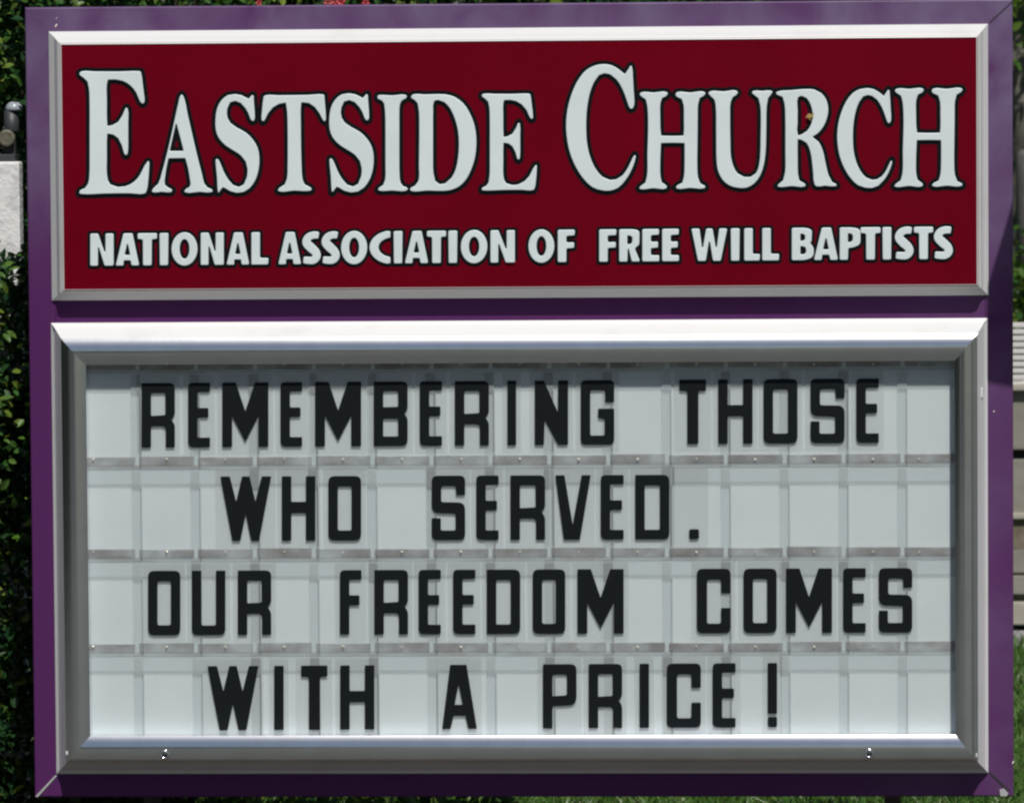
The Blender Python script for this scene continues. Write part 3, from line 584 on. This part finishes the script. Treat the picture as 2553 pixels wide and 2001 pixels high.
a = at(-30, 388, fy); b = at(55, 403, fy); box('base_plate', (a.x, fy-.04, b.z), (b.x-.012, fy+.04, a.z+.003), GREY, fl, .003)
a = at(8, 350, fy); b = at(40, 395, fy); box('bracket', (a.x, fy-.012, b.z), (b.x, fy+.012, c.z+.03), GREY, fl, .003)

# ------------------------------------------------------------------ ground
GR = mat('lawn_soil', (.035, .065, .014), .9, col2=(.07, .06, .035), nscale=3, lo=.42, hi=.75, bump=.8, bscale=30)
me = bpy.data.meshes.new('lawn'); nx, ny = 60, 60
gx = np.concatenate([[-250, -60, -20], np.linspace(-8, 8, nx), [20, 60, 250]]); gy = np.concatenate([[-260, -60, -14.1, -8.5], np.linspace(-5, 12, ny), [25, 80, 260]])
gv = [(x, y, (0.02*math.sin(3.1*x+1)*math.sin(2.3*y)+.008*math.sin(9*x)*math.cos(8*y)) if abs(x) < 8 and -5 < y < 5 else 0) for y in gy for x in gx]
nX = len(gx); gf = [(j*nX+i, j*nX+i+1, (j+1)*nX+i+1, (j+1)*nX+i) for j in range(len(gy)-1) for i in range(nX-1)]
tag(mesh('lawn', gv, gf, GR, None, True), None, None, kind='structure')
box('road', (-120, -16, -.2), (120, -.32, .03), mat('asphalt', (.085, .088, .08), .9, col2=(.065, .068, .062), nscale=14, bump=.5, bscale=150))['kind'] = 'structure'
box('dark_ground_strip', (-2.6, -.31, -.2), (2.6, .42, .025), mat('dark_brown_ground', (.05, .036, .027), .95, col2=(.03, .022, .016), nscale=25, bump=1, bscale=60))['kind'] = 'structure'  # unseen dark brown strip, added to keep the frame's underside dark
GB = leaf_mat('grass_blade', [(.045, .14, .02), (.085, .20, .035), (.12, .22, .045), (.06, .165, .025), (.18, .21, .07)], .3, .4)
ng = 75000; u = RNG.random((ng, 2)); gxp = np.where(u[:, 0] < .35, 1.0+1.7*RNG.random(ng), -1.6+4.2*RNG.random(ng)); gyp = np.where(u[:, 0] < .35, 1.2+5.1*u[:, 1], 1.0+2.0*u[:, 1])
P = np.stack([gxp, gyp, .02*np.sin(3.1*gxp+1)*np.sin(2.3*gyp)+.008*np.sin(9*gxp)*np.cos(8*gyp)-.004], 1)
hg = .03+.055*RNG.random(ng); an = RNG.random(ng)*6.283; wv = .0022+.0022*RNG.random(ng); ln = RNG.normal(size=(ng, 2))*.55
sd = np.stack([np.cos(an)*wv, np.sin(an)*wv, 0*an], 1); mid = np.stack([ln[:, 0]*hg*.3, ln[:, 1]*hg*.3, hg*.6], 1); tip = np.stack([ln[:, 0]*hg, ln[:, 1]*hg, hg*.95], 1)
V = np.stack([P-sd, P+sd, P+mid+sd*.8, P+mid-sd*.8, P+tip], 1).reshape(-1, 3)
F = np.array([(0, 1, 2), (0, 2, 3), (3, 2, 4)])[None]+5*np.arange(ng)[:, None, None]
tag(np_mesh('grass', V, F.reshape(-1, 3), GB), None, None, kind='stuff'); bpy.data.objects['grass']['label'] = 'short green lawn grass behind and below the sign'
# broad leaves of ground cover under the left half of the sign
P = np.stack([-2.2+2.1*RNG.random(5200), .45+2.0*RNG.random(5200), .01+.07*RNG.random(5200)], 1)
gc = np_mesh('ground_cover', *leaf_cloud(P, (.025, .055), (0, -.3, .6)), LEAF2); gc['kind'] = 'stuff'; gc['label'] = 'low dark leafy ground cover at the foot of the hedge'
def rock(label, px0, px1, py, y, m, hgt):
    a = at(px0, py, y); b = at(px1, py, y); cx, rx = (a.x+b.x)/2, (b.x-a.x)/2
    bm = bmesh.new(); bmesh.ops.create_icosphere(bm, subdivisions=3, radius=1)
    for v_ in bm.verts:
        f = 1+.12*math.sin(3*v_.co.x+1.3)*math.cos(2.5*v_.co.z)+.06*math.sin(7*v_.co.y+v_.co.x*5)
        c_ = v_.co; e_ = .7; v_.co = Vector((math.copysign(abs(c_.x)**e_, c_.x)*rx*f, math.copysign(abs(c_.y)**e_, c_.y)*rx*.7*f, math.copysign(abs(c_.z)**e_, c_.z)*hgt*f))
    me = bpy.data.meshes.new('rock'); bm.to_mesh(me); bm.free(); o = link('rock', me, m, None, True); o.location = (cx, y, a.z-hgt); tag(o, label, 'rock', 'pale rocks in the grass')
RK = mat('pale_stone', (.45, .40, .39), .85, col2=(.36, .31, .29), nscale=30, bump=.5, bscale=60)
rock('large pinkish pale rock in the grass below the sign centre', 1108, 1190, 1985, 2.05, RK, .05)
rock('small cream rock in the grass below the word PRICE', 1690, 1716, 1986, 2.05, mat('cream_stone', (.5, .5, .36), .8), .035)

# ------------------------------------------------------------------ background at the right edge
CON = mat('concrete', (.30, .285, .25), .9, col2=(.24, .225, .19), nscale=9, bump=.4, bscale=50)
CON2 = mat('light_concrete', (.46, .43, .37), .9, col2=(.38, .35, .3), nscale=9, bump=.4, bscale=50)
STAIN = mat('stained_concrete', (.15, .125, .085), .9, col2=(.25, .22, .17), nscale=14, bump=.5, bscale=50)
DK = mat('dark_recess', (.02, .02, .024), .7)
WY = 6.65
wall = empty('retaining_wall', (2.2, WY, 0)); tag(wall, 'beige concrete block wall beyond the lawn right of the sign', 'wall')
def course(name, t, b, m, dy=0.0, x0=2505):
    p = at(x0, t, WY+dy); q = at(2900, b, WY+dy); box(name, (p.x, WY+dy, q.z), (q.x, WY+.4, p.z-.002), m, wall, .004)
course('coping', 955, 972, CON2, -.03); course('block', 972, 1119, CON)
course('recess', 1119, 1144, DK, .06)
course('block', 1144, 1278, CON); course('ledge', 1278, 1292, CON2, -.02)
course('stained_block', 1292, 1368, STAIN); course('block', 1368, 1427, CON); course('recess', 1427, 1433, STAIN, .02)
course('block', 1433, 1480, CON); course('recess', 1480, 1500, STAIN, .05); course('plinth', 1500, 1556, CON2, -.02)
a = at(2505, 1581, 6.35); kb = box('kerb', (a.x, 6.35, -.1), (5.0, 6.5, max(a.z, .03)), mat('kerb_stone', (.34, .32, .33), .9, col2=(.26, .25, .25), nscale=16), None, .008); kb['kind'] = 'structure'
bench = empty('slatted_bench', (2.2, WY, 0)); tag(bench, 'white slatted bench back on top of the wall right of the sign', 'bench')
SL = mat('white_slat_paint', (.72, .70, .68), .5)
for i in range(10):
    t = 805+16.2*i; p = at(2521, t, WY-.02); q = at(2800, t+10.5, WY-.02); box('slat', (p.x, WY-.025, q.z), (q.x, WY+.02, p.z), SL, bench, .003)
p = at(2560, 800, WY); q = at(2575, 958, WY); box('upright', (p.x, WY+.022, q.z), (q.x, WY+.06, p.z), DK, bench)
shrub('shrub', 'bright green shrub over the white bench right of the sign', (at(2505, 700, 7.3).x, 7.15, at(2505, 830, 7.3).z), (at(2780, 700, 7.3).x, 7.6, at(2505, 650, 7.3).z), 40, (.03, .055), 'shrub', m=LEAF2, r=.07, twigs=6)
c = at(2572, 600, 7.4); t_ = at(2572, 372, 7.4)
bn = lathe('bollard', [(.062, -.5), (.062, t_.z-c.z-.03), (.056, t_.z-c.z-.012), (.042, t_.z-c.z-.002), (.01, t_.z-c.z)], 24, mat('bollard_paint', (.16, .15, .14), .55, col2=(.1, .095, .09), nscale=14), None, (c.x, 7.4, c.z))
tag(bn, 'dark grey round topped bollard at the right edge of the photo', 'bollard')
tree = empty('tree', (at(2585, 300, 8).x, 8.0, 0)); tag(tree, 'tree with mottled grey trunk behind the bollard at right', 'tree')
vs, fs = [], []; NT = 16
for j in range(40):
    z = j*.08; cx = tree.location.x+.02*math.sin(z*2)
    for q in range(NT):
        a_ = q*2*math.pi/NT; r_ = .12*(1-.08*z/3)*(1+.10*math.sin(3*a_+z*7)+.06*math.sin(7*a_-z*13)+.05*random.random()); vs.append((cx+r_*math.cos(a_), 8+r_*math.sin(a_), z))
    if j: o_ = (j-1)*NT; fs += [(o_+q, o_+(q+1) % NT, o_+NT+(q+1) % NT, o_+NT+q) for q in range(NT)]
mesh('trunk', vs, fs, mat('mottled_bark', (.20, .18, .15), .9, col2=(.06, .06, .05), nscale=14, bump=.8, bscale=25), tree, True)
P = clumps(170, np.array((tree.location.x-.9, 7.3, 2.35)), np.array((tree.location.x+.9, 8.7, 3.7)), RNG, 40, .12)
cr = np_mesh('crown', *leaf_cloud(P, (.035, .07), (0, -.5, .2)), LEAF2, tree); cr['kind'] = 'stuff'
# dark evergreen row to the left across the road, which the polished frame mirrors
P = clumps(700, np.array((-11., -11., 0.2)), np.array((-7., 1., 4.2)), RNG, 26, .3)
P = np.concatenate([P, clumps(520, np.array((-10., -18.5, 0.2)), np.array((-1.6, -16.2, 1.9)), RNG, 26, .3)])
hw = np_mesh('evergreen_row', *leaf_cloud(P, (.15, .28), (.5, -.2, .3)), LEAF); hw['kind'] = 'stuff'; hw['label'] = 'row of dark evergreens to the left in front of the sign'
# dark trees far behind close the view
P = clumps(1500, np.array((-5., 9.5, 0.2)), np.array((7., 12.0, 5.0)), RNG, 26, .25)
fw_ = np_mesh('woodland', *leaf_cloud(P, (.12, .22), (0, -.5, .3)), LEAF); fw_['kind'] = 'stuff'; fw_['label'] = 'dark leafy trees far behind the sign'

# ------------------------------------------------------------------ unseen metal plate on a post, added and cut to shadow the right rail
t = .5; sh = Vector((SUN.x/-SUN.y, -1, SUN.z/-SUN.y))*t
pts = [at(x, y, 0)+sh for (x, y) in ((2460.5, 722), (2460.5, 954), (2540, 968), (2760, 1005), (2760, 100), (2645, 100))]
n = len(pts)
rs_ = empty('shadow_plate', (pts[3].x-.03, pts[0].y, 0)); tag(rs_, 'added unseen sheet metal plate on a thin post, shaped to shade the right rail', 'shadow caster')
mesh('plate', [(v.x, v.y, v.z) for v in pts]+[(v.x, v.y+.004, v.z) for v in pts], [tuple(range(n)), tuple(range(2*n-1, n-1, -1))]+[(i, (i+1) % n, n+(i+1) % n, n+i) for i in range(n)], mat('sheet_metal', (.4, .4, .42), .45, .7), rs_)
box('post', (pts[3].x-.05, pts[0].y+.006, -.3), (pts[3].x-.01, pts[0].y+.046, pts[4].z), M['steel'], rs_)
